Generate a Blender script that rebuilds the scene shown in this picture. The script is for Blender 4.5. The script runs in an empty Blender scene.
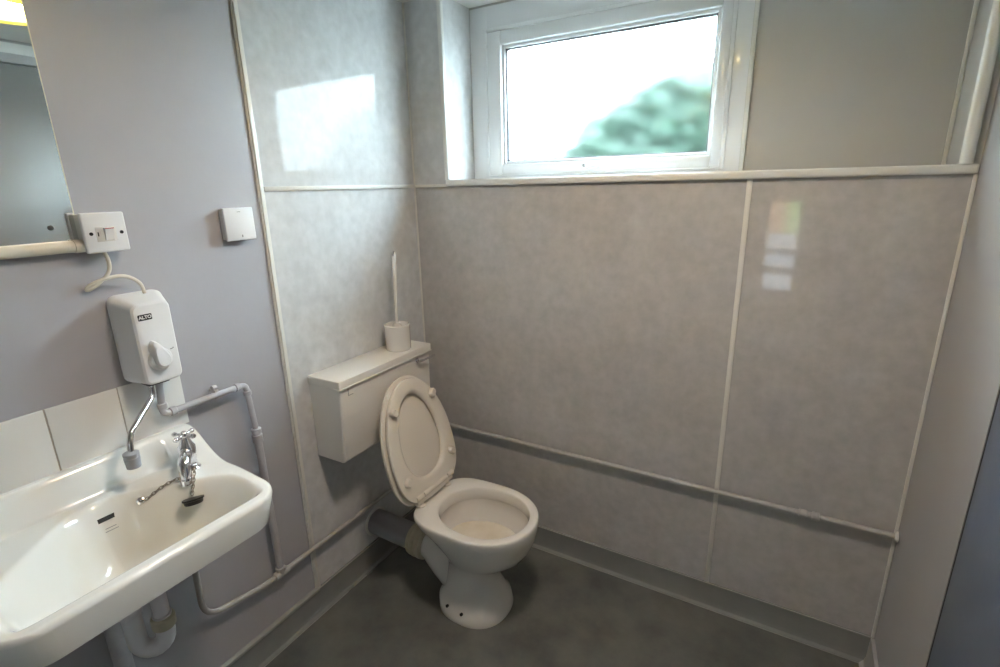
import bpy, bmesh, math, random
from mathutils import Vector, Matrix
random.seed(4)
SC = bpy.context.scene
COL = SC.collection
PI = math.pi

# ------------------------------------------------------------------ camera, world, exposure
W, ZL, ZS, CEIL = 1.742, 1.527, 0.094, 2.162      # room width, ledge height, skirting height, ceiling
REAR = -2.35
ND = 0.19                                          # depth of the window recess
cam_d = bpy.data.cameras.new('camera'); cam = bpy.data.objects.new('camera', cam_d); COL.objects.link(cam)
yaw, pitch, roll = 0.528, 0.2795, -0.0225
fw = Vector((-math.sin(yaw)*math.cos(pitch), math.cos(yaw)*math.cos(pitch), -math.sin(pitch)))
rt = Vector((math.cos(yaw), math.sin(yaw), 0)); up = rt.cross(fw)
rt2 = rt*math.cos(roll) + up*math.sin(roll); up2 = up*math.cos(roll) - rt*math.sin(roll)
M = Matrix((rt2, up2, -fw)).transposed().to_4x4(); M.translation = Vector((1.3863, -1.7134, 1.5))
cam.matrix_world = M
cam_d.sensor_width = 36; cam_d.lens = 514.1/1000*36; cam_d.clip_start = 0.01
SC.camera = cam
wd = bpy.data.worlds.new('sky'); SC.world = wd; wd.use_nodes = True
bgn = wd.node_tree.nodes['Background']
bgn.inputs[0].default_value = (0.76, 0.89, 1.0, 1); bgn.inputs[1].default_value = 13.0
SC.view_settings.view_transform = 'Standard'; SC.view_settings.look = 'None'
SC.view_settings.exposure = 2.3; SC.view_settings.gamma = 1.0
SC.view_settings.use_curve_mapping = False
SC.cycles.use_denoising = True
SC.cycles.max_bounces = 14; SC.cycles.diffuse_bounces = 6; SC.cycles.glossy_bounces = 5
SC.cycles.transmission_bounces = 10; SC.cycles.transparent_max_bounces = 12
SC.cycles.sample_clamp_indirect = 6.0

LAMP_STRENGTH = 18.5
def portal(name, loc, rot, sx, sy):
    l = bpy.data.lights.new(name, 'AREA'); l.shape = 'RECTANGLE'; l.size = sx; l.size_y = sy
    l.cycles.is_portal = True
    o = bpy.data.objects.new(name, l); COL.objects.link(o); o.location = loc; o.rotation_euler = rot
portal('window_daylight', (0.70, 0.29, 1.80), (-PI/2, 0, 0), 0.78, 0.43)      # sky portal of the window

# ------------------------------------------------------------------ materials
MATS = {}
def mat(name, col, rough=0.5, metal=0.0, spec=0.5, noise=None, bump=None, trans=0.0, coat=0.0):
    """noise=(scale, colour2, lo, hi, detail); bump=(scale, strength, distance)"""
    m = bpy.data.materials.new(name); m.use_nodes = True
    nt = m.node_tree; b = nt.nodes['Principled BSDF']
    b.inputs['Base Color'].default_value = (*col, 1); b.inputs['Roughness'].default_value = rough
    b.inputs['Metallic'].default_value = metal; b.inputs['Specular IOR Level'].default_value = spec
    b.inputs['Transmission Weight'].default_value = trans; b.inputs['Coat Weight'].default_value = coat
    geo = nt.nodes.new('ShaderNodeNewGeometry')
    if noise:
        n = nt.nodes.new('ShaderNodeTexNoise'); n.inputs['Scale'].default_value = noise[0]
        n.inputs['Detail'].default_value = noise[4]; n.inputs['Roughness'].default_value = 0.6
        nt.links.new(geo.outputs['Position'], n.inputs['Vector'])
        r = nt.nodes.new('ShaderNodeValToRGB')
        r.color_ramp.elements[0].position = noise[2]; r.color_ramp.elements[1].position = noise[3]
        r.color_ramp.elements[0].color = (*col, 1); r.color_ramp.elements[1].color = (*noise[1], 1)
        nt.links.new(n.outputs['Fac'], r.inputs['Fac']); nt.links.new(r.outputs['Color'], b.inputs['Base Color'])
    if bump:
        n = nt.nodes.new('ShaderNodeTexNoise'); n.inputs['Scale'].default_value = bump[0]; n.inputs['Detail'].default_value = 3
        nt.links.new(geo.outputs['Position'], n.inputs['Vector'])
        bp = nt.nodes.new('ShaderNodeBump'); bp.inputs['Strength'].default_value = bump[1]; bp.inputs['Distance'].default_value = bump[2]
        nt.links.new(n.outputs['Fac'], bp.inputs['Height']); nt.links.new(bp.outputs['Normal'], b.inputs['Normal'])
    MATS[name] = m
    return m
paint = mat('lilac_grey_paint', (0.39, 0.38, 0.41), 0.38, noise=(2.2, (0.42, 0.41, 0.435), .3, .7, 4), bump=(14, .25, .004))
paint_r = mat('pale_grey_paint', (0.36, 0.35, 0.35), 0.45, noise=(2, (0.385, 0.375, 0.375), .3, .7, 4), bump=(10, .15, .003))
cream_paint = mat('cream_paint', (0.47, 0.46, 0.445), 0.4, noise=(3, (0.50, 0.485, 0.465), .3, .7, 3), bump=(12, .15, .003))
ceil_m = mat('ceiling_white', (0.75, 0.74, 0.72), 0.7)

def laminate(name, c1, c2, rough, spec=.5):
    m = mat(name, c1, rough, spec=spec, noise=(9, c2, .36, .66, 7), bump=(5, .05, .003))
    nt = m.node_tree; b = nt.nodes['Principled BSDF']
    geo = [n for n in nt.nodes if n.type == 'NEW_GEOMETRY'][0]
    src = b.inputs['Base Color'].links[0].from_socket
    n2 = nt.nodes.new('ShaderNodeTexNoise'); n2.inputs['Scale'].default_value = 30; n2.inputs['Detail'].default_value = 8
    nt.links.new(geo.outputs['Position'], n2.inputs['Vector'])
    mp = nt.nodes.new('ShaderNodeMapRange'); mp.inputs[1].default_value = .3; mp.inputs[2].default_value = .7
    mp.inputs[3].default_value = .93; mp.inputs[4].default_value = 1.07
    nt.links.new(n2.outputs['Fac'], mp.inputs[0])
    mx = nt.nodes.new('ShaderNodeVectorMath'); mx.operation = 'SCALE'
    nt.links.new(src, mx.inputs[0]); nt.links.new(mp.outputs[0], mx.inputs['Scale'])
    nt.links.new(mx.outputs[0], b.inputs['Base Color'])
    return m
panel = laminate('marbled_grey_laminate', (0.455, 0.437, 0.43), (0.515, 0.498, 0.49), 0.06)
panel_l = laminate('marbled_pale_laminate', (0.56, 0.56, 0.57), (0.625, 0.625, 0.635), 0.04, .125)
bead = mat('cream_trim_plastic', (0.70, 0.68, 0.635), 0.3)
bead_w = mat('white_gloss_trim', (0.74, 0.73, 0.70), 0.25)
upvc = mat('white_window_plastic', (0.80, 0.81, 0.83), 0.18)
ceramic = mat('white_ceramic', (0.80, 0.80, 0.78), 0.08, coat=.3)
toilet_cer = mat('off_white_ceramic', (0.72, 0.69, 0.65), 0.1, coat=.3)
seat_m = mat('ivory_plastic', (0.70, 0.64, 0.56), 0.25)
bowl_m = mat('bowl_stained_ceramic', (0.62, 0.55, 0.45), 0.12, noise=(12, (0.68, 0.62, 0.53), .35, .65, 3))
cist_m = mat('cistern_plastic', (0.74, 0.70, 0.65), 0.3)
chrome = mat('chrome', (0.78, 0.78, 0.80), 0.1, metal=1)
steel_dull = mat('dull_chain_metal', (0.35, 0.31, 0.27), 0.3, metal=1)
black_r = mat('black_rubber', (0.012, 0.012, 0.012), 0.4)
dark = mat('dark_recess', (0.01, 0.01, 0.01), 0.6)
white_pl = mat('white_plastic', (0.78, 0.78, 0.80), 0.28)
white_pl2 = mat('aged_white_plastic', (0.70, 0.68, 0.66), 0.35)
grey_pl = mat('grey_rubber_nozzle', (0.32, 0.33, 0.36), 0.45)
pipe_m = mat('painted_pipe', (0.42, 0.405, 0.43), 0.35, noise=(30, (0.46, 0.44, 0.45), .4, .6, 3))
pipe_b = mat('grey_painted_pipe', (0.40, 0.385, 0.37), 0.35, noise=(30, (0.45, 0.43, 0.41), .4, .6, 3))
conduit_m = mat('cream_conduit', (0.66, 0.60, 0.50), 0.35)
cable_m = mat('white_cable_sheath', (0.72, 0.67, 0.58), 0.4)
soil_m = mat('grey_soil_pipe', (0.28, 0.28, 0.30), 0.35)
boot_m = mat('yellowed_rubber_boot', (0.42, 0.38, 0.27), 0.5, noise=(14, (0.50, 0.46, 0.36), .35, .65, 3))
waste_m = mat('white_waste_plastic', (0.66, 0.64, 0.66), 0.3)
floor_m = mat('grey_vinyl_floor', (0.080, 0.083, 0.078), 0.38, noise=(5.5, (0.165, 0.165, 0.145), .32, .72, 9), bump=(60, .12, .002))
skirt_m = mat('grey_vinyl_skirting', (0.20, 0.205, 0.20), 0.35, noise=(8, (0.235, 0.24, 0.232), .3, .7, 5))
door_m = mat('blue_grey_door_paint', (0.085, 0.105, 0.15), 0.35, noise=(7, (0.105, 0.125, 0.165), .3, .7, 4), bump=(40, .1, .002))
tile_m = mat('white_glazed_tile', (0.74, 0.73, 0.71), 0.08, noise=(4, (0.79, 0.78, 0.77), .3, .7, 2), bump=(9, .06, .003))
grout_m = mat('tan_grout', (0.42, 0.37, 0.32), 0.7)
mirror_m = mat('mirror_silver', (0.80, 0.82, 0.81), 0.015, metal=1)
mirror_e = mat('mirror_bevel_edge', (0.70, 0.68, 0.55), 0.2)
leaf_m = mat('green_leaf', (0.012, 0.032, 0.021), 0.6, noise=(5, (0.018, 0.050, 0.030), .35, .65, 3))
bark_m = mat('brown_stem', (0.10, 0.07, 0.05), 0.8)
ground_m = mat('gravel_ground', (0.25, 0.24, 0.22), 0.9)
logo_black = mat('black_badge', (0.006, 0.006, 0.012), 0.3)
logo_white = mat('white_lettering', (0.8, 0.8, 0.8), 0.4)
mark_grey = mat('grey_print', (0.30, 0.30, 0.31), 0.5)
red_m = mat('red_mark', (0.45, 0.10, 0.10), 0.4)

def glass_mat(name, tint=(1, 1, 1), rough=0.3, through=0.5, bump=0.0):
    m = bpy.data.materials.new(name); m.use_nodes = True; nt = m.node_tree
    nt.nodes.remove(nt.nodes['Principled BSDF']); out = nt.nodes['Material Output']
    t = nt.nodes.new('ShaderNodeBsdfTransparent'); t.inputs[0].default_value = (*tint, 1)
    r = nt.nodes.new('ShaderNodeBsdfRefraction'); r.inputs['Color'].default_value = (*tint, 1)
    r.inputs['Roughness'].default_value = rough; r.inputs['IOR'].default_value = 1.3
    g = nt.nodes.new('ShaderNodeBsdfGlossy'); g.inputs['Roughness'].default_value = .2
    mx = nt.nodes.new('ShaderNodeMixShader'); mx.inputs[0].default_value = 1-through
    nt.links.new(t.outputs[0], mx.inputs[1]); nt.links.new(r.outputs[0], mx.inputs[2])
    m2 = nt.nodes.new('ShaderNodeMixShader'); m2.inputs[0].default_value = .05
    nt.links.new(mx.outputs[0], m2.inputs[1]); nt.links.new(g.outputs[0], m2.inputs[2])
    nt.links.new(m2.outputs[0], out.inputs['Surface'])
    if bump:
        geo = nt.nodes.new('ShaderNodeNewGeometry')
        n = nt.nodes.new('ShaderNodeTexNoise'); n.inputs['Scale'].default_value = 190
        nt.links.new(geo.outputs['Position'], n.inputs['Vector'])
        bp = nt.nodes.new('ShaderNodeBump'); bp.inputs['Strength'].default_value = bump; bp.inputs['Distance'].default_value = .001
        nt.links.new(n.outputs['Fac'], bp.inputs['Height'])
        nt.links.new(bp.outputs['Normal'], r.inputs['Normal']); nt.links.new(bp.outputs['Normal'], g.inputs['Normal'])
    return m
frosted = glass_mat('frosted_glass', (0.95, 1.0, 0.985), 0.26, 0.12, 0.8)
amber_g = glass_mat('amber_glass', (0.34, 0.25, 0.19), 0.1, 0.8)
green_g = glass_mat('green_glass', (0.27, 0.33, 0.20), 0.1, 0.8)
grey_g = glass_mat('grey_tinted_glass', (0.33, 0.33, 0.33), 0.1, 0.8)  # grey tint keeps the back wall reflection dim
lampm = bpy.data.materials.new('warm_lamp_diffuser'); lampm.use_nodes = True
b = lampm.node_tree.nodes['Principled BSDF']; b.inputs['Base Color'].default_value = (.8, .75, .6, 1)
b.inputs['Emission Color'].default_value = (1.0, 0.865, 0.77, 1); b.inputs['Emission Strength'].default_value = LAMP_STRENGTH

lampr = bpy.data.materials.new('yellow_glow_rim'); lampr.use_nodes = True
b = lampr.node_tree.nodes['Principled BSDF']; b.inputs['Base Color'].default_value = (.7, .55, .15, 1)
b.inputs['Emission Color'].default_value = (1.0, 0.80, 0.10, 1); b.inputs['Emission Strength'].default_value = .42  # glow added so the lamp looks yellow in the mirror

# ------------------------------------------------------------------ mesh helpers
def link(name, bm, m, parent=None, smooth=True, angle=40):
    bmesh.ops.recalc_face_normals(bm, faces=bm.faces[:])
    me = bpy.data.meshes.new(name); bm.to_mesh(me); bm.free()
    for mm in (m if isinstance(m, (list, tuple)) else [m]): me.materials.append(mm)
    if smooth:
        for p in me.polygons: p.use_smooth = True
        try: me.set_sharp_from_angle(angle=math.radians(angle))
        except Exception: pass
    o = bpy.data.objects.new(name, me); COL.objects.link(o)
    if parent:
        o.parent = parent; o.matrix_parent_inverse = parent.matrix_basis.inverted()
    return o
def thing(name, label, cat, loc=(0, 0, 0), group=None):
    o = bpy.data.objects.new(name, None); COL.objects.link(o); o.location = loc; o.empty_display_size = .05
    o['label'] = label; o['category'] = cat
    if group: o['group'] = group
    return o
def tag(o, label, cat, group=None):
    o['label'] = label; o['category'] = cat
    if group: o['group'] = group
    return o
def struct(o): o['kind'] = 'structure'; return o
def BM(): return bmesh.new()
def box(bm, x0, x1, y0, y1, z0, z1, bev=0.0, seg=2, mi=0):
    r = bmesh.ops.create_cube(bm, size=1)
    vs = r['verts']
    for v in vs:
        v.co = Vector(((x0+x1)/2 + v.co.x*(x1-x0), (y0+y1)/2 + v.co.y*(y1-y0), (z0+z1)/2 + v.co.z*(z1-z0)))
    fs = set(f for v in vs for f in v.link_faces)
    for f in fs: f.material_index = mi
    if bev:
        es = list(set(e for v in vs for e in v.link_edges))
        bmesh.ops.bevel(bm, geom=es, offset=bev, segments=seg, affect='EDGES', profile=.5)
def rings(bm, rs, cap0=True, cap1=True, mi=0):
    vr = [[bm.verts.new(p) for p in r] for r in rs]
    n = len(vr[0])
    for a, b in zip(vr[:-1], vr[1:]):
        for i in range(n):
            f = bm.faces.new((a[i], a[(i+1) % n], b[(i+1) % n], b[i])); f.material_index = mi
    if cap0: bm.faces.new(vr[0][::-1]).material_index = mi
    if cap1: bm.faces.new(vr[-1]).material_index = mi
    return vr
def basis(d):
    d = d.normalized(); a = Vector((0, 0, 1)) if abs(d.z) < .9 else Vector((1, 0, 0))
    u = d.cross(a).normalized(); return u, d.cross(u).normalized()
def fillet(pts, r, k=6):
    pts = [Vector(p) for p in pts]; out = [pts[0]]
    for a, b, c in zip(pts[:-2], pts[1:-1], pts[2:]):
        u, v = (a-b), (c-b); t = min(r, u.length*.49, v.length*.49)
        p, q = b+u.normalized()*t, b+v.normalized()*t
        for i in range(k+1):
            s = i/k; out.append(p*(1-s)**2 + b*2*s*(1-s) + q*s*s)
    out.append(pts[-1]); return out
def tube(bm, pts, r, fr=0.0, n=14, cap=True, mi=0):
    """sweep; r is a number or a list matching pts"""
    pts = fillet(pts, fr) if fr else [Vector(p) for p in pts]
    rad = list(r) if isinstance(r, (list, tuple)) else [r]*len(pts)
    if len(rad) != len(pts):                     # spread the given radii over the filleted path
        q = [i*(len(rad)-1)/(len(pts)-1) for i in range(len(pts))]
        rad = [rad[int(x)]*(1-x+int(x)) + rad[min(int(x)+1, len(rad)-1)]*(x-int(x)) for x in q]
    d0 = (pts[1]-pts[0]).normalized(); u, v = basis(d0); rs = []
    for i, p in enumerate(pts):
        d = (pts[min(i+1, len(pts)-1)]-pts[max(i-1, 0)]).normalized()
        q = d0.rotation_difference(d); u = q @ u; v = q @ v; d0 = d
        rs.append([p + (u*math.cos(2*PI*k/n) + v*math.sin(2*PI*k/n))*rad[i] for k in range(n)])
    rings(bm, rs, cap, cap, mi)
def lathe(bm, o, d, prof, n=28, cap=True, mi=0):
    """prof = [(radius, distance along d)]"""
    o = Vector(o); d = Vector(d).normalized(); u, v = basis(d)
    rs = [[o + d*h + (u*math.cos(2*PI*k/n) + v*math.sin(2*PI*k/n))*max(r, 1e-4) for k in range(n)] for r, h in prof]
    rings(bm, rs, cap, cap, mi)
def ball(bm, c, r, s=(1, 1, 1), sub=2):
    g = bmesh.ops.create_icosphere(bm, subdivisions=sub, radius=r)
    for v in g['verts']: v.co = Vector((v.co.x*s[0], v.co.y*s[1], v.co.z*s[2])) + Vector(c)
def torus(bm, c, d, R, r, n=12, m=6, stretch=(1, 1), uu=None):
    d = Vector(d).normalized(); u, v = basis(d)
    if uu is not None: u = Vector(uu).normalized(); v = d.cross(u).normalized()
    c = Vector(c); vr = []
    for i in range(n):
        a = 2*PI*i/n; dr = u*math.cos(a)*stretch[0] + v*math.sin(a)*stretch[1]
        vr.append([bm.verts.new(c + dr*R + (dr.normalized()*math.cos(2*PI*j/m) + d*math.sin(2*PI*j/m))*r) for j in range(m)])
    for i in range(n):
        for j in range(m):
            bm.faces.new((vr[i][j], vr[(i+1) % n][j], vr[(i+1) % n][(j+1) % m], vr[i][(j+1) % m]))
def super_ring(cx, cy, z, af, ab, b, n=2.0, N=64, nb=None):
    out = []
    for k in range(N):
        t = 2*PI*k/N; c, s = math.cos(t), math.sin(t)
        e = (n if c >= 0 else (nb or n)); a = af if c >= 0 else ab
        out.append(Vector((cx + a*math.copysign(abs(c)**(2/e), c), cy + b*math.copysign(abs(s)**(2/e), s), z)))
    return out
def spline(pts, k=8):
    pts = [Vector(p) for p in pts]; out = []
    for i in range(len(pts)-1):
        a, b, c, d = pts[max(i-1, 0)], pts[i], pts[i+1], pts[min(i+2, len(pts)-1)]
        for j in range(k):
            t = j/k; out.append(.5*((2*b)+(c-a)*t+(2*a-5*b+4*c-d)*t*t+(3*b-a-3*c+d)*t**3))
    return out+[pts[-1]]
def smooth(t): t = max(0., min(1., t)); return t*t*(3-2*t)

# ------------------------------------------------------------------ room shell
bm = BM(); box(bm, -.1, W+.1, REAR-.1, .3, -.1, 0); struct(link('floor', bm, floor_m, smooth=False))
bm = BM(); box(bm, -.1, W+.1, REAR-.1, .3, CEIL, CEIL+.1); struct(link('ceiling', bm, ceil_m, smooth=False))
bm = BM(); box(bm, -.1, 0, REAR, -.705, 0, CEIL); struct(link('wall_left', bm, paint, smooth=False))
bm = BM(); box(bm, -.1, 0.0, -.705, .0, 0, CEIL); struct(link('wall_left_cladding', bm, panel_l, smooth=False))
bm = BM(); box(bm, -.1, W+.1, 0, .3, 0, ZL-.022); struct(link('wall_back', bm, panel, smooth=False))
bm = BM(); box(bm, -.1, .17, 0, .3, ZL-.022, CEIL); struct(link('wall_back_pier', bm, panel_l, smooth=False))
# recessed outer wall with the window opening
GX0, GX1, GZ0, GZ1 = .320, 1.082, 1.595, 2.004       # glass
FX0, FX1, FZ0, FZ1 = .172, 1.188, ZL, 2.155          # outer frame
bm = BM()
box(bm, .165, FX0+.02, ND, .3, ZL-.022, CEIL); box(bm, FX1-.02, W+.1, ND, .3, ZL-.022, CEIL)
box(bm, FX0+.02, FX1-.02, ND, .3, FZ1-.02, CEIL); box(bm, FX0+.02, FX1-.02, ND, .3, ZL-.022, FZ0+.02)
struct(link('wall_recess', bm, cream_paint, smooth=False))
# right wall: opening for the door
DY0, DY1, DH = -1.29, -.474, 2.07
bm = BM()
box(bm, W, W+.1, DY1, ND, 0, CEIL); box(bm, W, W+.1, REAR, DY0, 0, CEIL); box(bm, W, W+.1, DY0, DY1, DH, CEIL)
struct(link('wall_right', bm, paint_r, smooth=False))
# rear wall with a narrow louvred opening, unseen and added for its reflection
VX0, VX1, VZ0, VZ1 = 1.185, 1.365, .74, 1.36
bm = BM()
box(bm, -.1, VX0, REAR-.1, REAR, 0, CEIL); box(bm, VX1, W+.1, REAR-.1, REAR, 0, CEIL)
box(bm, VX0, VX1, REAR-.1, REAR, VZ1, CEIL); box(bm, VX0, VX1, REAR-.1, REAR, 0, VZ0)
struct(link('wall_rear', bm, paint_r, smooth=False))
portal('added_louvre_portal', ((VX0+VX1)/2, REAR-.11, 1.05), (PI/2, 0, 0), VX1-VX0, VZ1-VZ0)

# skirtings
def prism(bm, prof, p0, p1, out, mi=0):
    """extrude a (outward, z) profile from p0 to p1"""
    p0, p1, out = Vector(p0), Vector(p1), Vector(out)
    rings(bm, [[p + out*a + Vector((0, 0, z)) for a, z in prof] for p in (p0, p1)], True, True, mi)
cove = [(0, 0), (.030, 0.0), (.030, .003), (.018, .008), (.012, .02), (.010, ZS), (0, ZS)]
bm = BM(); prism(bm, cove, (0, REAR, 0), (0, 0, 0), (1, 0, 0)); struct(link('baseboard_left', bm, skirt_m))
bm = BM(); prism(bm, cove, (.0, 0, 0), (W, 0, 0), (0, -1, 0)); struct(link('baseboard_back', bm, skirt_m))
bm = BM(); prism(bm, cove, (W, 0, 0), (W, DY1, 0), (-1, 0, 0)); struct(link('baseboard_right', bm, paint_r))
# trims (beads between wall panels)
tn = [0]
sealant = mat('greyed_sealant', (.34, .34, .32), .5)
def trim(build, m=bead):
    tn[0] += 1; bm = BM(); build(bm); return struct(link('trim_%d' % tn[0], bm, m))
trim(lambda b: (box(b, 0, .006, -.722, -.700, ZS, CEIL, .0025), box(b, .004, .010, -.717, -.709, ZS, CEIL, .002)))     # left wall upright
trim(lambda b: box(b, 0, .007, -.700, 0, 1.499, 1.513, .003))                        # left wall across
trim(lambda b: box(b, 0, .007, -.007, 0, ZS, CEIL, .003))                                # corner
trim(lambda b: (box(b, .012, W-.01, -.0115, -.008, ZS-.001, ZS+.002), box(b, .008, .0115, -.71, -.01, ZS-.001, ZS+.002)), sealant)   # pale line on the skirting
trim(lambda b: box(b, .0, .0165, REAR, -.712, ZS-.004, ZS+.008, .003), sealant)
trim(lambda b: (box(b, .028, W-.005, -.0318, -.0285, 0, .002), box(b, .0285, .0318, REAR, -.60, 0, .002), box(b, .0285, .0318, -.57, -.50, 0, .002)), sealant)   # sealant line
trim(lambda b: box(b, 1.232, 1.247, -.004, 0.0, ZS, ZL-.022, .0018))                          # back wall joint
trim(lambda b: box(b, W-.009, W, -.008, 0, 0, ZL-.02, .003))                             # right corner
trim(lambda b: box(b, 0, .17, -.006, 0, 1.501, 1.511, .002))

trim(lambda b: (box(b, .155, .172, -.004, .004, ZL, CEIL, .002), box(b, .168, .173, -.002, .012, ZL, CEIL, .002)), bead_w)   # pier corner
# ledge on top of the boxed-out back wall
trim(lambda b: box(b, .165, W-.002, -.016, ND+.002, ZL-.024, ZL, .006, 3), bead_w)
# right end of the recess: inner corner bead and rounded front bead
bm = BM(); box(bm, W-.034, W+.05, .0, ND+.02, ZL-.02, CEIL); struct(link('wall_recess_side', bm, cream_paint, smooth=False))
trim(lambda b: box(b, W-.044, W-.034, ND-.010, ND, ZL, CEIL, .003), bead)
trim(lambda b: tube(b, [(W-.0285, -.005, ZL), (W-.0285, -.005, CEIL)], .0145, n=16), bead_w)
trim(lambda b: box(b, W-.012, W, REAR, -.004, 2.106, 2.150, .004), bead_w)               # band under the ceiling
trim(lambda b: box(b, FX1-.002, FX1+.012, ND-.012, ND, ZL, CEIL, .003), bead_w)        # seal strip beside window

# ------------------------------------------------------------------ window
wf = BM()
def frame(bm, x0, x1, z0, z1, X0, X1, Z0, Z1, ya, yb, bev, mi=0):
    """rectangular frame between outer (x0..z1) and inner (X0..Z1)"""
    box(bm, x0, X0, ya, yb, z0, z1, bev, 2, mi); box(bm, X1, x1, ya, yb, z0, z1, bev, 2, mi)
    box(bm, X0-.002, X1+.002, ya, yb, Z1, z1, bev, 2, mi); box(bm, X0-.002, X1+.002, ya, yb, z0, Z0, bev, 2, mi)
SX0, SX1, SZ0, SZ1 = .247, 1.128, 1.542, 2.066
frame(wf, FX0, FX1, FZ0, FZ1, SX0+.004, SX1-.004, SZ0+.002, SZ1-.004, ND-.004, ND+.07, .004)
frame(wf, SX0-.012, SX1+.012, SZ0-.006, SZ1+.012, SX0+.002, SX1-.002, SZ0+.002, SZ1-.002, ND-.010, ND+.01, .003)
win = struct(link('window_1', wf, upvc))
bm = BM()
frame(bm, SX0, SX1, SZ0, SZ1, GX0-.012, GX1+.012, GZ0-.012, GZ1+.012, ND-.006, ND+.05, .007)
frame(bm, GX0-.014, GX1+.014, GZ0-.014, GZ1+.014, GX0, GX1, GZ0, GZ1, ND+.008, ND+.06, .005)
link('sash', bm, upvc, win)
bm = BM()
frame(bm, GX0-.002, GX1+.002, GZ0-.002, GZ1+.002, GX0+.004, GX1-.004, GZ0+.004, GZ1-.004, ND+.016, ND+.030, .001)
link('gasket', bm, mat('grey_gasket', (.10, .10, .11), .6), win)
bm = BM(); box(bm, GX0-.004, GX1+.004, ND+.030, ND+.038, GZ0-.004, GZ1+.004); link('pane', bm, frosted, win, smooth=False)
bm = BM()
hx, hz = .680, 1.566
box(bm, hx-.03, hx+.03, ND-.016, ND-.004, hz-.011, hz+.011, .005, 3)
lathe(bm, (hx-.012, ND-.014, hz), (0, -1, 0), [(.010, 0), (.010, .016), (.008, .019)])
tube(bm, [(hx-.012, ND-.028, hz), (hx+.02, ND-.036, hz+.004), (hx+.085, ND-.036, hz+.007)], [.007, .0065, .005], n=12)
h = link('handle', bm, upvc, win)
bm = BM(); lathe(bm, (hx-.012, ND-.033, hz), (0, -1, 0), [(.0060, 0), (.0060, .0022)]); link('keyhole', bm, mark_grey, h)

# louvred window added behind the camera to make the stacked back wall reflection
bm = BM(); frame(bm, VX0-.03, VX1+.03, VZ0-.03, VZ1+.03, VX0, VX1, VZ0, VZ1, REAR-.06, REAR+.015, .004)
for za, zb in ((1.00, 1.035), (.86, .915)): box(bm, VX0-.002, VX1+.002, REAR-.06, REAR+.01, za, zb, .004)
win2 = struct(link('added_window', bm, upvc))
for nm, x0, x1, z0, z1, g in (('amber_pane', VX0, 1.285, 1.14, VZ1, amber_g), ('green_pane', 1.285, VX1, 1.14, VZ1, green_g),  # tints put the colours of that reflection into the panes
                             ('upper_pane', VX0, VX1, 1.035, 1.14, grey_g), ('middle_pane', VX0, VX1, .915, 1.00, grey_g), ('lower_pane', VX0, VX1, VZ0, .86, grey_g)):
    bm = BM(); box(bm, x0, x1, REAR-.035, REAR-.03, z0, z1); link(nm, bm, g, win2, smooth=False)

# door in the right wall
bm = BM(); box(bm, W+.006, W+.055, DY0+.004, DY1-.014, .006, DH-.004, .003)
dr = struct(link('door_1', bm, mat('grey_door_paint', (.17, .168, .16), .4)))
bm = BM(); box(bm, W-.002, W+.007, DY0+.008, DY1-.017, .02, 1.27, .002); link('kick_panel', bm, door_m, dr)
bm = BM(); box(bm, W+.0015, W+.06, DY1-.016, DY1+.003, .0, DH-.002); link('door_gap_shade', bm, dark, dr)  # solid near-black strip: the shade of the gap put in as colour
bm = BM(); box(bm, W+.056, W+.10, DY0-.04, DY1+.04, 0, DH+.04); link('door_light_block', bm, door_m, dr)  # unseen box added behind the leaf to stop sky light leaking in
bm = BM()
lathe(bm, (W+.006, -1.22, 1.36), (-1, 0, 0), [(.026, 0), (.026, .008), (.010, .010), (.010, .045)])
tube(bm, [(W-.03, -1.22, 1.36), (W-.03, -1.1, 1.36)], .009); link('door_handle', bm, chrome, dr)

# ------------------------------------------------------------------ outside
bm = BM(); box(bm, -6, 8, .31, 9, -.3, -.1); struct(link('ground', bm, ground_m, smooth=False))
bush = thing('bush', 'round leafy green bush seen through the frosted window', 'bush', (.86, 1.15, -.1))
bm = BM()
cx, cy, cz, rx, ry, rz = .86, 1.15, 1.2, .95, .50, .86
for i in range(22000):
    t = random.uniform(0, 2*PI); zz = random.uniform(-.95, 1); q = math.sqrt(1-zz*zz); s = random.uniform(.72, 1.04)
    p = Vector((cx+rx*q*math.cos(t)*s, cy+ry*q*math.sin(t)*s, cz+rz*zz*s))
    a = Vector((random.gauss(0, 1), random.gauss(0, 1), random.gauss(0, 1))).normalized(); u, v = basis(a)
    l = random.uniform(.03, .055); w = l*.45
    bm.faces.new([bm.verts.new(p+x) for x in (-u*l, v*w+a*l*.15, u*l, -v*w+a*l*.15)])
# the closed inner mass of leaves
g = bmesh.ops.create_icosphere(bm, subdivisions=4, radius=1)
for v in g['verts']:
    k = .86+.05*math.sin(v.co.x*9+1)*math.sin(v.co.y*8)*math.sin(v.co.z*10)
    v.co = Vector((cx+v.co.x*rx*k, cy+v.co.y*ry*k, cz+v.co.z*rz*k))
link('foliage', bm, leaf_m, bush, smooth=False)
bm = BM()
for k in range(7):
    a = k*.9; tube(bm, [(.86, 1.15, -.1), (.86+.2*math.cos(a), 1.15+.12*math.sin(a), .6), (.86+.5*math.cos(a), 1.15+.25*math.sin(a), 1.4)], [.03, .022, .008], .3, 8)
link('stem', bm, bark_m, bush)

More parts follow.
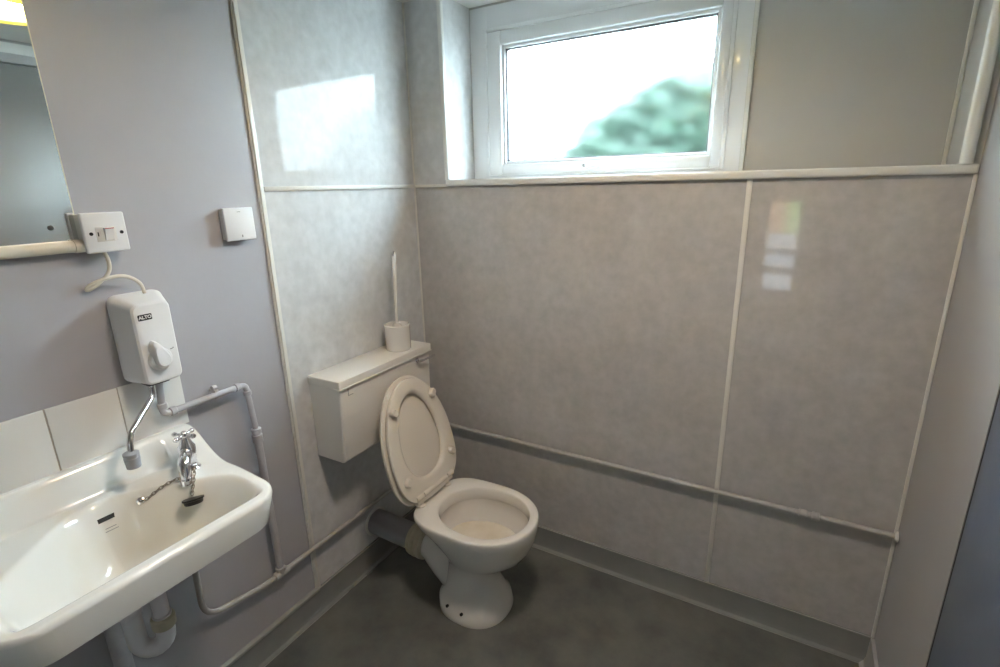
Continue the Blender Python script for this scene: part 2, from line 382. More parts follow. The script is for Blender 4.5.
# ------------------------------------------------------------------ ceiling lamp
lx, ly = .985, -.86
lamp = thing('ceiling_lamp', 'round ceiling lamp with warm glowing diffuser, seen in the mirror', 'lamp', (lx, ly, CEIL))
bm = BM(); lathe(bm, (lx, ly, CEIL), (0, 0, -1), [(.155, 0), (.162, .004), (.162, .018), (.150, .022)], 48); link('lamp_base', bm, white_pl, lamp)
bm = BM(); lathe(bm, (lx, ly, CEIL), (0, 0, -1), [(.120, .022), (.120, .030), (.105, .035), (.055, .038), (.0, .039)], 40); link('diffuser', bm, lampm, lamp)
bm = BM(); lathe(bm, (lx, ly, CEIL), (0, 0, -1), [(.148, .018), (.156, .024), (.160, .070), (.156, .078), (.130, .078), (.124, .074), (.1205, .034), (.1205, .022)], 48, False); o = link('added_glow_rim', bm, lampr, lamp); o['label'] = 'yellow glow rim added round the diffuser'  # rim added to hide the bright diffuser from the mirror and show yellow

# ------------------------------------------------------------------ mirror, tiles
MZ0 = 1.404
mir = thing('wall_mirror', 'large frameless mirror on the left wall above the cream conduit', 'mirror', (0, -1.5, MZ0))
bm = BM(); box(bm, .002, .007, -1.85, -1.181, MZ0, 2.12, .0008, 1); link('mirror_glass', bm, mirror_m, mir, smooth=False)
bm = BM(); frame_y = ((.0015, .0066, -1.1815, -1.1795, MZ0, 2.12),)
for a in frame_y: box(bm, *a)
link('mirror_edge', bm, mirror_e, mir, smooth=False)
for yy in (-1.228, -1.80):
    bm = BM(); lathe(bm, (.0068, yy, 1.435), (1, 0, 0), [(.0055, 0), (.0055, .0015), (.003, .003)], 16); link('mirror_screw', bm, mat('dark_screw', (.06, .06, .06), .4), mir)
bm = BM()
box(bm, 0.0005, .005, -1.76, -1.034, .90, 1.053, 0, 2, 1)
for k, (a, b_) in enumerate(((-1.179, -1.034), (-1.3205, -1.181), (-1.4675, -1.3235), (-1.6145, -1.4705), (-1.76, -1.6175))):
    box(bm, .001, .0075, a, b_, .902, 1.054, .0012, 2, 0)
tag(link('tile_splashback', bm, [tile_m, grout_m]), 'row of white glazed wall tiles behind the basin', 'tiles')

# ------------------------------------------------------------------ wash basin
BY, BH, BD = -1.308, .268, .390        # centre y, half width, projection
BR = .075                               # front corner radius
def half_w(x):
    if x <= BD-BR: return BH - .012*smooth(1-x/(BD-BR))*0
    q = x-(BD-BR); return BH-BR+math.sqrt(max(BR*BR-q*q, 0))
def softmin(vals, k=.013):
    return -k*math.log(sum(math.exp(-v/k) for v in vals))
def basin_h(x, y):
    e = BH-abs(y-BY)                                    # distance from a side
    end = smooth(1-e/.13)                               # 1 at the ends
    L = .034+.125*end
    g = 1-smooth((x-.020)/L); g = g if end < .3 else g*(.45+.55*g)*end + g*(1-end)
    z = .832 - .012*smooth((x-.2)/.18) + (.905-.832)*g
    ay = abs(y-BY)
    d = softmin([BD-.028-x, BH-.030-ay, x-.075, .776*(x-.100)-.631*(ay-.072)+.0])
    t = max(d+.004, 0)/.046
    z -= .142*(1-math.exp(-t**2.0))
    # far side falls gently to the waste
    z -= .010*math.exp(-((x-.19)**2+(y-BY)**2)/.006)*(1 if d > 0 else 0)
    ex = min(BD-x, half_w(x)-ay)                        # rolled outer edge
    if ex < .012: z -= .012*(1-math.sqrt(max(0, 1-(1-max(ex, 0)/.012)**2)))
    return z
NX, NY = 110, 150
xs = []
for i in range(NX+1):
    t = i/NX; xs.append(BD*(1-(1-t)**1.35))
ss = [math.sin((-1+2*j/NY)*PI/2)*.35+(-1+2*j/NY)*.65 for j in range(NY+1)]
bm = BM(); top = []; bot = []
for x in xs:
    hw = half_w(x); top.append([]); bot.append([])
    for s in ss:
        y = BY+s*hw; z = basin_h(x, y)
        top[-1].append(bm.verts.new((x+.001, y, z)))
        ap = .740 + .10*smooth(1-x/.10)*0
        inset = .02*smooth((BD-x < .02 and 1 or 0))
        bx = x*.965; by = BY+s*(hw-.012)
        bot[-1].append(bm.verts.new((bx+.001, by, min(ap, z-.016))))
for i in range(NX):
    for j in range(NY):
        bm.faces.new((top[i][j], top[i+1][j], top[i+1][j+1], top[i][j+1]))
        bm.faces.new((bot[i][j], bot[i][j+1], bot[i+1][j+1], bot[i+1][j]))
def stitch(a, b):
    for p, q, r, s_ in zip(a[:-1], a[1:], b[1:], b[:-1]): bm.faces.new((p, q, r, s_))
stitch(top[0], bot[0]); stitch(top[-1], bot[-1])
stitch([r[0] for r in top], [r[0] for r in bot]); stitch([r[-1] for r in top], [r[-1] for r in bot])
basin = thing('wash_basin', 'white ceramic wash basin fixed to the left wall below the tiles', 'basin', (0, BY, .905))
nt = ceramic.node_tree
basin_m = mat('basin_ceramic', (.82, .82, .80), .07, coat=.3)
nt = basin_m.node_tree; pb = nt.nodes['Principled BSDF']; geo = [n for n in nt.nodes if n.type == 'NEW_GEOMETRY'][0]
# tan patch below the tap and round the waste, with its own shape
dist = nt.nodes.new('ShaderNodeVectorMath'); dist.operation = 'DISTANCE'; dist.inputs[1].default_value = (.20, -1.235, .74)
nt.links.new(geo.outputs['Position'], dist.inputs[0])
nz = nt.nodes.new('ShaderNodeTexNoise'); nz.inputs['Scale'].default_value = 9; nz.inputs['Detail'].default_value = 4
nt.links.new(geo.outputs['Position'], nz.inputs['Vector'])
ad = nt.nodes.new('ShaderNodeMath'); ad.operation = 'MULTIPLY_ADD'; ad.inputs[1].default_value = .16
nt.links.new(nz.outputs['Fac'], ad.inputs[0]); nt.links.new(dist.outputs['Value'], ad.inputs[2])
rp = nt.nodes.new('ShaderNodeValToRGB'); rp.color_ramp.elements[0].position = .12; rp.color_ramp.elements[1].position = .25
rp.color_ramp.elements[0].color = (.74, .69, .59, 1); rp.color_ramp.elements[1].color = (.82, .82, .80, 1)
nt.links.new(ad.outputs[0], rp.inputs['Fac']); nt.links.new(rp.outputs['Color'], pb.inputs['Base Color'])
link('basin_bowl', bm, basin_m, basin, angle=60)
def on_basin(x, y):
    e = 1e-3; z = basin_h(x, y)
    n = Vector((-(basin_h(x+e, y)-z)/e, -(basin_h(x, y+e)-z)/e, 1)).normalized()
    return Vector((x+.001, y, z)), n
def oriented(bm, p, n, side, prof):          # prof: list of loops [(a, b, h)] in the tangent frame
    u = side - n*side.dot(n); u.normalize(); v = n.cross(u)
    rings(bm, [[p+u*a+v*b+n*h for a, b, h in lp] for lp in prof])
def capsule(L, R, h, k=8):
    return [(L*sg+R*math.cos(a), R*math.sin(a), h) for sg, a0 in ((1, -PI/2), (-1, PI/2)) for a in [a0+PI*i/k for i in range(k+1)]]
def find_x(y, z, lo=.06, hi=.2):             # on the rear bowl wall
    for i in range(400):
        x = lo+(hi-lo)*i/400
        if basin_h(x, y) < z: return x
    return hi
ox = find_x(-1.299, .796); p, n = on_basin(ox, -1.299)
bm = BM(); oriented(bm, p, n, Vector((0, 1, 0)), [capsule(.029, .0050, .0002), capsule(.029, .0050, .0012)]); o = link('overflow_slot', bm, dark, basin); o['label'] = 'black overflow slot'
bm = BM()
for dz, w in ((-.0175, .010), (-.0235, .013)):
    q, n2 = on_basin(find_x(-1.294, .793+dz), -1.294); oriented(bm, q, n2, Vector((0, 1, 0)), [capsule(w, .0008, .0002, 3), capsule(w, .0008, .0006, 3)])
link('maker_mark', bm, mark_grey, basin)
DR = Vector((.190, BY, basin_h(.190, BY)))
bm = BM(); lathe(bm, DR+Vector((0, 0, -.004)), (0, 0, 1), [(.034, 0), (.034, .006), (.028, .008), (.022, .004), (.021, .0045)], 32); o = link('waste_rim', bm, chrome, basin); o['label'] = 'chrome waste ring'
bm = BM(); lathe(bm, DR, (0, 0, 1), [(.021, .0), (.021, .0015)], 24); link('waste_hole', bm, dark, basin)

# pillar tap
TX, TY = .118, -1.108
TZ = basin_h(TX, TY)
tap = thing('basin_tap', 'chrome pillar tap with cross handle on the right of the basin', 'tap', (TX, TY, TZ))
bm = BM()
lathe(bm, (TX, TY, TZ-.004), (0, 0, 1), [(.024, 0), (.024, .006), (.018, .012), (.0165, .026), (.0185, .032), (.0185, .040), (.020, .044), (.020, .064), (.0155, .071), (.012, .080), (.009, .090)], 28)
sd = Vector((.80, -.60, 0)).normalized()
P0 = Vector((TX, TY, TZ+.040))
tube(bm, spline([P0, P0+sd*.030+Vector((0, 0, .006)), P0+sd*.058+Vector((0, 0, -.004)), P0+sd*.070+Vector((0, 0, -.038))], 5), [.0155, .0155, .0145, .0125], 0, 18)
link('tap_body', bm, chrome, tap)
bm = BM(); q = P0+sd*.070
lathe(bm, q+Vector((0, 0, -.046)), (0, 0, 1), [(.0095, 0), (.0138, .001), (.0142, .012), (.0125, .016)], 20); link('spout_nozzle', bm, chrome, tap)
bm = BM(); hz0 = TZ+.090
lathe(bm, (TX, TY, TZ+.080), (0, 0, 1), [(.007, 0), (.009, .006), (.009, .014), (.006, .019), (.002, .021)], 20)
for a in (.35, .35+PI/2, .35+PI, .35+1.5*PI):
    d = Vector((math.cos(a), math.sin(a), 0)); c = Vector((TX, TY, hz0))
    lathe(bm, c, d, [(.0045, .004), (.0038, .016), (.0055, .022), (.0062, .027), (.0045, .031)], 14)
link('cross_handle', bm, chrome, tap)

# plug on its chain: it lies where the sight line to the plug meets the bowl
PLUGXY = (.199, -1.153)
plugp, pn = on_basin(*PLUGXY)
pg = thing('plug_and_chain', 'black rubber plug on a thin metal chain hanging from the basin tap', 'plug', plugp)
bm = BM(); ax = Vector((-.30, .14, .95)).normalized()
lathe(bm, plugp+pn*.012-ax*.004, ax, [(.018, 0), (.020, .002), (.021, .009), (.0235, .010), (.0235, .014), (.008, .0155)], 28); link('plug', bm, black_r, pg)
def chain(pts, nlinks, size):
    bm = BM(); seg = [Vector(p) for p in pts]
    Ls = [(b-a).length for a, b in zip(seg[:-1], seg[1:])]; T = sum(Ls)
    for i in range(nlinks):
        s = T*(i+.5)/nlinks; k = 0
        while k < len(Ls)-1 and s > Ls[k]: s -= Ls[k]; k += 1
        d = (seg[k+1]-seg[k]).normalized(); c = seg[k]+d*s; u, v = basis(d)
        torus(bm, c, (u if i % 2 else v), size, size*.23, 12, 6, (1.35, .72), d)
    return bm
ring_at = P0+sd*.052+Vector((.012, .016, -.012))
anch, an = on_basin(find_x(-1.2315, .811), -1.2315)
mid, mn = on_basin(.150, -1.170)
c1 = []
for i in range(13):
    t = i/12; q = (anch+an*.006)*(1-t)+ring_at*t; q.z -= .018*math.sin(PI*t)
    zb = basin_h(max(q.x, .0), q.y)+.0075
    if q.z < zb: q.z = zb
    c1.append(q)
bm = chain(c1, 15, .0048); link('chain', bm, steel_dull, pg)
pt = plugp+pn*.012+ax*.018
c2 = [ring_at*(1-i/6)+pt*(i/6) for i in range(7)]
bm = chain(c2, 9, .0048); link('chain', bm, steel_dull, pg)
bm = BM(); lathe(bm, anch, an, [(.0085, 0), (.0085, .003), (.004, .006), (.001, .007)], 16); link('chain_stay', bm, chrome, pg)
bm = BM(); ball(bm, ring_at, .0065); link('chain_ring', bm, chrome, pg)

# waste trap under the basin and the waste downpipe
tr = thing('waste_trap', 'white plastic U-bend trap hanging under the basin', 'trap', (.215, BY, .46))
zt = basin_h(.215, BY)-.02
A = Vector((.225, -1.283, 0)); Bp = Vector((.192, -1.329, 0))
bm = BM()
tube(bm, [A+Vector((0, 0, zt)), A+Vector((0, 0, .565))], .0165, n=20); link('tail_pipe', bm, waste_m, tr)
bm = BM(); mdl = (A+Bp)/2; hv = (Bp-A)/2
arc = [A+Vector((0, 0, .58)), A+Vector((0, 0, .53))]+[mdl-hv*math.cos(a)+Vector((0, 0, .530-.036*math.sin(a))) for a in [PI*i/10 for i in range(11)]]+[Bp+Vector((0, 0, .56)), Bp+Vector((0, 0, .61))]
arc += [Bp+Vector((-.02, -.004, .635)), Bp+Vector((-.06, -.006, .64)), Vector((.035, -1.315, .64))]
tube(bm, arc, .0195, n=20); link('u_bend', bm, waste_m, tr)
bm = BM(); lathe(bm, A+Vector((0, 0, .545)), (0, 0, 1), [(.022, 0), (.0245, .003), (.0245, .026), (.021, .030)], 18); o = link('union_nut', bm, boot_m, tr); o['label'] = 'yellowed union nut'
bm = BM(); lathe(bm, Bp+Vector((0, 0, .60)), (0, 0, 1), [(.0225, 0), (.0235, .003), (.0235, .022), (.021, .026)], 18); link('union_nut', bm, waste_m, tr)
bm = BM(); tube(bm, [(.028, -1.315, .68), (.028, -1.315, .004)], .020, n=18)
tag(link('waste_pipe', bm, pipe_m), 'lilac-grey painted waste downpipe on the wall under the basin', 'pipe')

# ------------------------------------------------------------------ water heater
wh = thing('water_heater', 'white oversink water heater box with dial, fixed above the tiles', 'water heater', (0, -1.09, 1.06))
def hbox(bm, lv):
    """lv = [(x, y0, y1, z0, z1, r)] rounded rectangles facing the room"""
    rs = []
    for x, y0, y1, z0, z1, r in lv:
        lp = []
        for cy_, cz_, a0 in ((y1-r, z1-r, 0), (y0+r, z1-r, PI/2), (y0+r, z0+r, PI), (y1-r, z0+r, 1.5*PI)):
            for i in range(7):
                a = a0+PI/2*i/6; lp.append(Vector((x, cy_+r*math.cos(a), cz_+r*math.sin(a))))
        rs.append(lp)
    rings(bm, rs)
HY0, HY1, HZ0, HZ1 = -1.158, -1.040, 1.055, 1.272
bm = BM()
hbox(bm, [(.0, HY0, HY1, HZ0, HZ1, .020), (.014, HY0, HY1, HZ0, HZ1, .020), (.016, HY0+.001, HY1-.001, HZ0+.001, HZ1-.001, .020),
          (.080, HY0+.010, HY1-.022, HZ0+.004, HZ1-.017, .016), (.0845, HY0+.014, HY1-.026, HZ0+.008, HZ1-.021, .014), (.0855, HY0+.018, HY1-.030, HZ0+.012, HZ1-.025, .012)])
link('heater_casing', bm, white_pl, wh, angle=24)
FXH = .0855
by0, by1, bz0, bz1 = -1.1375, -1.1075, 1.217, 1.231
bm = BM(); hbox(bm, [(FXH-.001, by0, by1, bz0, bz1, .002), (FXH+.0012, by0, by1, bz0, bz1, .002)]); bd = link('badge', bm, logo_black, wh); bd['label'] = 'black badge with white lettering'
tc = bpy.data.curves.new('badge_lettering', 'FONT'); tc.body = 'ALTO'; tc.size = .0108; tc.align_x = 'CENTER'; tc.align_y = 'CENTER'; tc.extrude = .0003; tc.offset = .0004
to = bpy.data.objects.new('tmp', tc); COL.objects.link(to)
dg = bpy.context.evaluated_depsgraph_get(); me = bpy.data.meshes.new_from_object(to.evaluated_get(dg)); bpy.data.objects.remove(to)
me.materials.clear(); me.materials.append(logo_white)
lo = bpy.data.objects.new('badge_lettering', me); COL.objects.link(lo)
lm = Matrix(((0, 0, 1, FXH+.0016), (1, 0, 0, (by0+by1)/2), (0, 1, 0, (bz0+bz1)/2), (0, 0, 0, 1)))
for v in me.vertices: v.co = lm @ v.co
lo.parent = bd; lo.matrix_parent_inverse = Matrix()
bd.matrix_parent_inverse = wh.matrix_basis.inverted()
# dial
dc = Vector((FXH, -1.109, 1.118))
bm = BM(); lathe(bm, dc, (1, 0, 0), [(.027, -.001), (.027, .004), (.024, .010), (.020, .012)], 32)
tip = Vector((0, -.012, .042))
rs = []
for xx, k in ((.004, 1.0), (.018, .92), (.024, .72)):
    lp = []
    for i in range(28):
        a = 2*PI*i/28; q = Vector((0, math.cos(a)*.019*k, math.sin(a)*.019*k))
        if q.dot(tip) > 0: q += tip*(q.dot(tip)/(tip.length*.019*k))**1.6*k*.75
        lp.append(dc+Vector((xx, 0, 0))+q)
    rs.append(lp)
rings(bm, rs); link('dial', bm, white_pl, wh, angle=35)
bm = BM(); box(bm, FXH-.0005, FXH+.0006, -1.082, -1.077, 1.134, 1.1365); box(bm, FXH-.0005, FXH+.0006, -1.0765, -1.0735, 1.136, 1.1385); link('dial_mark', bm, mark_grey, wh, smooth=False)
# swivel spout
bm = BM()
lathe(bm, (.045, -1.124, 1.062), (0, 0, -1), [(.009, 0), (.009, .014), (.007, .018)], 18)
tube(bm, [(.045, -1.124, 1.05), (.045, -1.124, 1.020), (.108, -1.217, .970), (.112, -1.224, .925)], .0068, .028, 24)
sp = link('spout', bm, chrome, wh); sp['label'] = 'chrome swivel spout'
bm = BM(); lathe(bm, (.112, -1.224, .933), (0, 0, -1), [(.009, 0), (.0165, .004), (.0165, .010), (.0155, .011), (.0155, .014), (.0165, .015), (.0145, .040), (.011, .041), (.010, .036)], 24); sn = link('spout_nozzle', bm, grey_pl, sp); sn['label'] = 'grey rubber nozzle'
sn.matrix_parent_inverse = Matrix()
bm = BM(); box(bm, .020, .060, -1.134, -1.084, 1.049, 1.057, .003); link('inlet_plate', bm, mat('dark_grey_plastic', (.06, .06, .07), .4), wh)

# supply pipe from heater down the wall
PX = .028
pp = thing('supply_pipe', 'lilac-grey copper pipe bending from heater down to the low wall pipe', 'pipe', (PX, -.86, .29))
bm = BM(); tube(bm, [(PX, -1.096, 1.0485), (PX, -1.103, .957), (PX, -.872, .957), (PX, -.862, .80)], .0085, .016, 16); link('upper_pipe', bm, pipe_m, pp)
bm = BM(); tube(bm, [(PX, -.862, .80), (PX, -.858, .296)], .0115, 0, 16); link('lower_pipe', bm, pipe_m, pp)
def coupling(bm, c, d, r, L):
    lathe(bm, Vector(c)-Vector(d).normalized()*L/2, d, [(r*.8, 0), (r, .002), (r, L*.3), (r*.86, L*.32), (r*.86, L*.45), (r*1.06, L*.47), (r*1.06, L*.98), (r*.8, L)], 16)
for c, d, r, L in (((PX, -1.100, .980), (0, -.1, 1), .0115, .016), ((PX, -1.078, .957), (0, 1, 0), .0115, .016), ((PX, -.897, .9575), (0, 1, 0), .0115, .016), ((PX, -.870, .93), (0, .05, -1), .0115, .016)):
    bm = BM(); lathe(bm, Vector(c)-Vector(d)*L/2, d, [(r*.75, 0), (r, .002), (r, L-.002), (r*.75, L)], 16); link('elbow_collar', bm, pipe_m, pp)
bm = BM(); coupling(bm, (PX, -.862, .79), (0, 0, -1), .0145, .046); link('coupling', bm, pipe_m, pp)
bm = BM(); box(bm, 0, .03, -.965, -.951, .944, .972, .004); lathe(bm, (.018, -.958, .975), (0, 1, 0), [(.008, -.006), (.008, .006)], 12); link('pipe_clip', bm, pipe_m, pp)

# low pipe run: from under the basin along left wall, round the corner and along back wall
lp = thing('wall_pipe', 'thin painted pipe along left and back walls, passing behind the toilet', 'pipe', (PX, -.6, .28))
bm = BM(); tube(bm, [(PX, -1.105, .73), (PX, -1.112, .318), (PX, -.92, .283), (PX, -.858, .283), (PX, -.030, .290), (PX+.002, -.022, .480)], .0085, .06, 14)
link('left_run', bm, pipe_b, lp)
bm = BM(); tube(bm, [(PX+.002, -.022, .470), (PX+.02, -.022, .481), (W-.004, -.022, .481)], .0085, .012, 14); link('back_run', bm, pipe_b, lp)
bm = BM(); lathe(bm, (PX, -.858, .283), (0, 1, 0), [(.010, -.026), (.0135, -.024), (.0135, -.006), (.0105, -.004), (.0105, .004), (.0135, .006), (.0135, .024), (.010, .026)], 16)
lathe(bm, (PX, -.858, .283), (0, 0, 1), [(.0135, 0), (.0135, .012), (.0155, .014), (.0155, .024), (.011, .026)], 16); link('tee_joint', bm, pipe_b, lp)
bm = BM(); lathe(bm, (1.515, -.022, .481), (1, 0, 0), [(.0085, -.030), (.0125, -.028), (.0125, -.008), (.0095, -.005), (.0095, .005), (.0135, .008), (.0135, .026), (.0085, .028)], 16); link('coupling', bm, pipe_b, lp)
bm = BM(); lathe(bm, (W-.002, -.022, .481), (-1, 0, 0), [(.017, 0), (.017, .002), (.012, .006), (.009, .008)], 18); link('wall_collar', bm, bead_w, lp)

# ------------------------------------------------------------------ switches, conduit, cable
sw = thing('fused_switch', 'white surface box with rocker switch at the mirror corner', 'switch', (0, -1.1410, 1.37))
bm = BM(); box(bm, 0, .034, -1.1830, -1.1030, 1.380, 1.460, .004); link('back_box', bm, white_pl2, sw)
bm = BM(); box(bm, .032, .043, -1.1860, -1.1000, 1.376, 1.463, .004, 3); link('face_plate', bm, white_pl, sw)
bm = BM(); box(bm, .0425, .0440, -1.1630, -1.1230, 1.400, 1.432, .0008); link('inset', bm, white_pl2, sw)
bm = BM(); rings(bm, [[Vector(v) for v in lp_] for lp_ in (((.043, -1.1480, 1.402), (.043, -1.1290, 1.402), (.043, -1.1290, 1.430), (.043, -1.1480, 1.430)), ((.046, -1.1470, 1.403), (.046, -1.1300, 1.403), (.052, -1.1300, 1.429), (.052, -1.1470, 1.429)))])
rk = link('rocker', bm, white_pl, sw)
bm = BM(); box(bm, .0515, .0525, -1.1470, -1.1300, 1.4275, 1.4295); o = link('red_strip', bm, red_m, rk); o.matrix_parent_inverse = Matrix()
bm = BM(); box(bm, .0436, .0446, -1.1600, -1.1580, 1.412, 1.421); link('indicator', bm, dark, sw)
for yy in (-1.1720, -1.1120):
    bm = BM(); lathe(bm, (.0428, yy, 1.418), (1, 0, 0), [(.0038, 0), (.0038, .001), (.002, .0012)], 16); link('screw', bm, mat('screw_head', (.05, .05, .055), .35, 1), sw)
cd = thing('conduit', 'cream round conduit running under the mirror into the switch box', 'conduit', (.016, -1.5, 1.393))
bm = BM(); tube(bm, [(.016, -1.95, 1.393), (.016, -1.176, 1.393)], .0125, n=20); link('conduit_tube', bm, conduit_m, cd)
bm = BM(); lathe(bm, (.016, -1.200, 1.393), (0, 1, 0), [(.0125, 0), (.0142, .001), (.0142, .026), (.0125, .027)], 20); link('conduit_socket', bm, conduit_m, cd)
cb = [(.020, -1.148, 1.382), (.022, -1.142, 1.352), (.026, -1.152, 1.325), (.018, -1.185, 1.298), (.012, -1.194, 1.297), (.022, -1.182, 1.309), (.028, -1.150, 1.318), (.030, -1.118, 1.316), (.030, -1.092, 1.296), (.030, -1.086, 1.270)]
bm = BM(); tube(bm, spline(cb), .0042, n=10)
tag(link('power_cable', bm, cable_m), 'white cable looping from the switch box to the heater', 'cable')
bp_ = thing('blank_plate', 'plain square white wall plate beside the panel trim', 'wall plate', (0, -.8, 1.37))
bm = BM(); box(bm, 0, .020, -0.8490, -0.7660, 1.372, 1.455, .003); link('plate_box', bm, white_pl2, bp_)
bm = BM(); box(bm, .019, .028, -0.8520, -0.7630, 1.369, 1.458, .003, 3); link('plate_cover', bm, white_pl, bp_)
bm = BM(); box(bm, .0275, .0285, -0.8120, -0.8030, 1.446, 1.4475); link('slot_mark', bm, mark_grey, bp_)
bm = BM(); box(bm, .0275, .0285, -0.8075, -0.8045, 1.378, 1.384); link('slot_mark', bm, mark_grey, bp_)

# ------------------------------------------------------------------ cistern
CY0, CY1 = -.633, -.150
ci = thing('cistern', 'boxy off-white plastic toilet cistern on the left wall', 'cistern', (0, -.39, .6))
bm = BM()
lv = [(.600, .126), (.606, .131), (.676, .138), (.690, .1395), (.872, .1435)]
rings(bm, [[Vector((.002, CY0+.002, z)), Vector((x-.006, CY0+.002, z)), Vector((x-.002, CY0+.004, z)), Vector((x, CY0+.008, z)), Vector((x, CY1-.008, z)), Vector((x-.002, CY1-.004, z)), Vector((x-.006, CY1-.002, z)), Vector((.002, CY1-.002, z))] for z, x in lv])
link('tank', bm, cist_m, ci, angle=25)
bm = BM(); box(bm, .001, .150, CY0-.002, CY1+.002, .8715, .9, .003, 3); box(bm, .12, .1525, CY0-.003, CY1+.003, .8695, .8745, .0015); link('cistern_lid', bm, cist_m, ci)
bm = BM(); lathe(bm, (.1425, -.235, .853), (1, 0, 0), [(.010, 0), (.010, .006), (.007, .008), (.006, .018)], 18)
tube(bm, [(.160, -.242, .853), (.166, -.225, .853), (.168, -.150, .853)], [.0065, .006, .0045], .01, 12); o = link('flush_lever', bm, chrome, ci); o['label'] = 'chrome flush lever'
bm = BM(); box(bm, .1415, .1437, -.594, -.592, .838, .866); box(bm, .1415, .1437, -.594, -.572, .838, .840); link('lever_knockout', bm, mark_grey, ci, smooth=False)

# toilet brush and holder on the cistern
HB = Vector((.082, -.262, .9))
tb = thing('brush_holder', 'off-white plastic brush pot on the cistern lid', 'brush holder', HB)
bm = BM(); lathe(bm, HB, (0, 0, 1), [(.046, 0), (.048, .002), (.048, .006), (.0495, .088), (.0505, .097), (.045, .100), (.043, .096), (.040, .012), (.0, .010)], 14); link('pot', bm, seat_m if False else toilet_cer, tb, angle=50)
br = thing('toilet_brush', 'long white-handled toilet brush standing in its pot', 'toilet brush', HB+Vector((0, 0, .03)))
bm = BM(); lathe(bm, HB+Vector((0, 0, .02)), (0, 0, 1), [(.010, 0), (.026, .01), (.028, .05), (.012, .06)], 18); link('bristles', bm, white_pl2, br)
T0, T1 = HB+Vector((0, 0, .07)), HB+Vector((.002, .012, .372))
dv = (T1-T0)
bm = BM(); lathe(bm, T0, dv, [(.006, 0), (.006, .03), (.0055, .12), (.007, .145), (.0085, .17), (.0095, .25), (.0095, .285), (.008, .297), (.003, .303)], 14)
lathe(bm, T0, dv, [(.018, .020), (.016, .028), (.006, .032)], 18); bh = link('brush_handle', bm, toilet_cer, br)
bm = BM(); torus(bm, T0+dv.normalized()*.292, (1, .3, 0), .0085, .0032, 16, 8, (1.4, .8), dv); o = link('hanging_loop', bm, chrome, br); o['label'] = 'shiny hanging loop'

# ------------------------------------------------------------------ toilet
AY = -.397
to_ = thing('toilet', 'off-white low level toilet with raised seat, facing right from the left wall', 'toilet', (.5, AY, 0))
S = [(0, .492, .134, .135, .126, 2.3, 2.4), (.010, .492, .135, .136, .127, 2.3, 2.4), (.042, .490, .128, .134, .122, 2.3, 2.4), (.054, .490, .122, .122, .110, 2.3, 2.4), (.08, .489, .112, .114, .097, 2.3, 2.3), (.115, .488, .096, .106, .087, 2.2, 2.2),
     (.15, .490, .091, .104, .082, 2.1, 2.1), (.19, .498, .102, .108, .090, 2, 2.1), (.225, .508, .138, .116, .108, 2, 2.1), (.26, .514, .174, .128, .128, 2, 2.2), (.30, .520, .193, .150, .148, 2, 2.4),
     (.34, .524, .203, .186, .163, 2.05, 2.7), (.37, .525, .206, .216, .171, 2.1, 3.4), (.388, .525, .2072, .224, .1738, 2.1, 3.6), (.396, .525, .2070, .224, .1735, 2.1, 3.6), (.4005, .525, .2055, .2225, .172, 2.1, 3.6), (.4025, .525, .2020, .219, .1685, 2.1, 3.6)]
RS = [super_ring(c, AY, z, af, ab, b, n, 72, nb) for z, c, af, ab, b, n, nb in S]
IN = [(.4025, .545, .160, .177, .141, 2.05, 2.2), (.4005, .545, .157, .174, .138, 2.05, 2.2), (.394, .545, .1555, .172, .136, 2.05, 2.2), (.362, .545, .153, .168, .133, 2.05, 2.2), (.357, .545, .156, .170, .136, 2.05, 2.2),
      (.351, .544, .161, .173, .139, 2, 2.1), (.315, .540, .158, .166, .132, 2, 2.1), (.275, .532, .142, .148, .118, 2, 2), (.225, .520, .105, .105, .086, 2, 2), (.195, .512, .05, .05, .04, 2, 2)]
RS += [super_ring(c, AY, z, af, ab, b, n, 72, nb) for z, c, af, ab, b, n, nb in IN]
bm = BM(); rings(bm, RS)
tube(bm, [(.475, AY, .060), (.405, AY, .075), (.335, AY, .130), (.300, AY, .166), (.262, AY, .175)], [.060, .060, .056, .053, .052], .06, 28)
pan = link('pan', bm, toilet_cer, to_, angle=60)
bm = BM(); rings(bm, [super_ring(.531, AY, .272, .138, .144, .114, 2, 48), super_ring(.531, AY, .273, .138, .144, .114, 2, 48)]); o = link('bowl_water', bm, bowl_m, to_)
for xx, yy in ((.440, -.511), (.506, -.519)):
    bm = BM(); zf = .045; nn = Vector((-.1 if xx < .47 else 0, -1, .42)).normalized(); lathe(bm, (xx, yy+.002, zf), nn, [(.0055, 0), (.0055, .0065), (.004, .0072)], 16); link('fixing_hole', bm, dark, to_)
# raised seat and lid
A_ = math.radians(104.5); H = Vector((.317, AY, .419))
U = Vector((math.cos(A_), 0, math.sin(A_))); N = Vector((-math.sin(A_), 0, math.cos(A_))); Yv = Vector((0, 1, 0))
def P3(u, v, w): return H+U*u+Yv*v+N*w
def egg(u0, u1, hw, k=64, n=2.2, nb=2.9, grow=0.0, split=.42):
    out = []; uc = u0+(u1-u0)*split
    for i in range(k):
        t = 2*PI*i/k; c, s = math.cos(t), math.sin(t); e = n if c >= 0 else nb
        a = (u1-uc if c >= 0 else uc-u0)+grow
        out.append((uc+a*math.copysign(abs(c)**(2/e), c), (hw+grow)*math.copysign(abs(s)**(2/e), s)))
    return out
def plate(bm, loops):
    return rings(bm, [[P3(u, v, w) for u, v in l] for l, w in loops])
bm = BM()
o_ = lambda g: egg(-.008, .435, .170, n=2.0, nb=3.0, grow=g, split=.40); i_ = lambda g: egg(.070, .376, .104, n=1.95, nb=2.2, grow=g, split=.40)
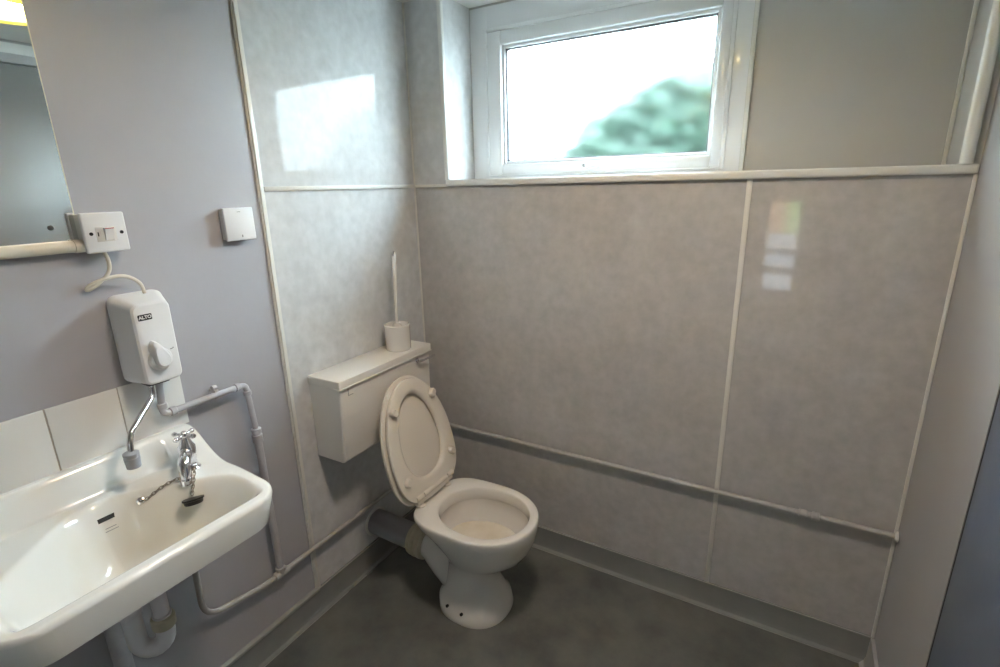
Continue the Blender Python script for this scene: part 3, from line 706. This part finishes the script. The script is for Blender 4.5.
lps = [(i_(0), -.004), (i_(.004), -.001), (o_(-.012), 0), (o_(-.003), -.003), (o_(0), -.009), (o_(-.002), -.016), (o_(-.008), -.0185), (i_(.020), -.0185), (i_(.010), -.0165), (i_(.002), -.011)]
vs = [[bm.verts.new(P3(u, v, w)) for u, v in l] for l, w in lps]; nL = len(vs); k = len(vs[0])
for a in range(nL):
    A1, B1 = vs[a], vs[(a+1) % nL]
    for i in range(k): bm.faces.new((A1[i], A1[(i+1) % k], B1[(i+1) % k], B1[i]))
seat = link('seat', bm, seat_m, to_, angle=50)
for u, v in ((.345, .108), (.345, -.108), (.100, .130), (.100, -.130)):
    bm = BM(); s_ = 1 if v > 0 else -1
    d = Vector((u-.24, v, 0)).normalized()
    lp_ = []
    for w, k_ in ((-.016, 1.25), (-.030, 1.2), (-.0345, .9)):
        lp_.append([P3(u+(d.x*a-d.y*b_)*k_, v+(d.y*a+d.x*b_)*k_, w) for a, b_, _ in capsule(.004, .0105, 0, 6)])
    rings(bm, lp_); o = link('seat_buffer', bm, seat_m, seat); o.matrix_parent_inverse = Matrix()
bm = BM(); L_ = lambda g: egg(-.018, .445, .179, n=2.0, nb=3.0, grow=g, split=.40)
plate(bm, [(L_(-.006), .003), (L_(-.001), .0045), (L_(0), .009), (L_(-.002), .016), (L_(-.010), .021), (L_(-.04), .024)])
lid = link('lid', bm, seat_m, to_, angle=50)
bm = BM()
lathe(bm, P3(.004, -.105, -.006), (0, 1, 0), [(.009, 0), (.010, .002), (.010, .208), (.009, .210)], 18)
for s_ in (-1, 1):
    lathe(bm, (H.x+.004, AY+s_*.078, .401), (0, 0, 1), [(.017, 0), (.017, .006), (.012, .010), (.010, .022)], 18)
    box(bm, H.x-.012, H.x+.010, AY+s_*.078-.016, AY+s_*.078+.016, .412, .437, .004)
hg = link('hinge', bm, seat_m, to_)
bm = BM()
for va, vb in ((-.108, -.074), (-.068, .068), (.074, .108)): tube(bm, [P3(.022, va, -.0155), P3(.022, vb, -.0155)], .0105, n=14)
link('hinge_bar', bm, seat_m, to_)

# soil pipe to the wall
so = thing('soil_pipe', 'grey soil pipe running from the wall to the toilet outlet', 'soil pipe', (0, AY, .19))
bm = BM(); tube(bm, [(.0, AY, .180), (.225, AY, .174)], .050, n=36); link('pipe_body', bm, soil_m, so)
bm = BM(); lathe(bm, (.0015, AY, .180), (1, 0, 0), [(.057, 0), (.060, .001), (.060, .004), (.052, .006)], 40); o = link('wall_seal', bm, bead_w, so); o['label'] = 'pale ring of sealant at the wall'
bm = BM(); lathe(bm, (.205, AY, .1735), (1, 0, .02), [(.052, 0), (.060, .003), (.063, .012), (.061, .020), (.065, .026), (.065, .036), (.062, .042), (.066, .050), (.065, .066), (.058, .072), (.053, .074)], 36); o = link('rubber_boot', bm, boot_m, so); o['label'] = 'yellowed rubber connector boot'
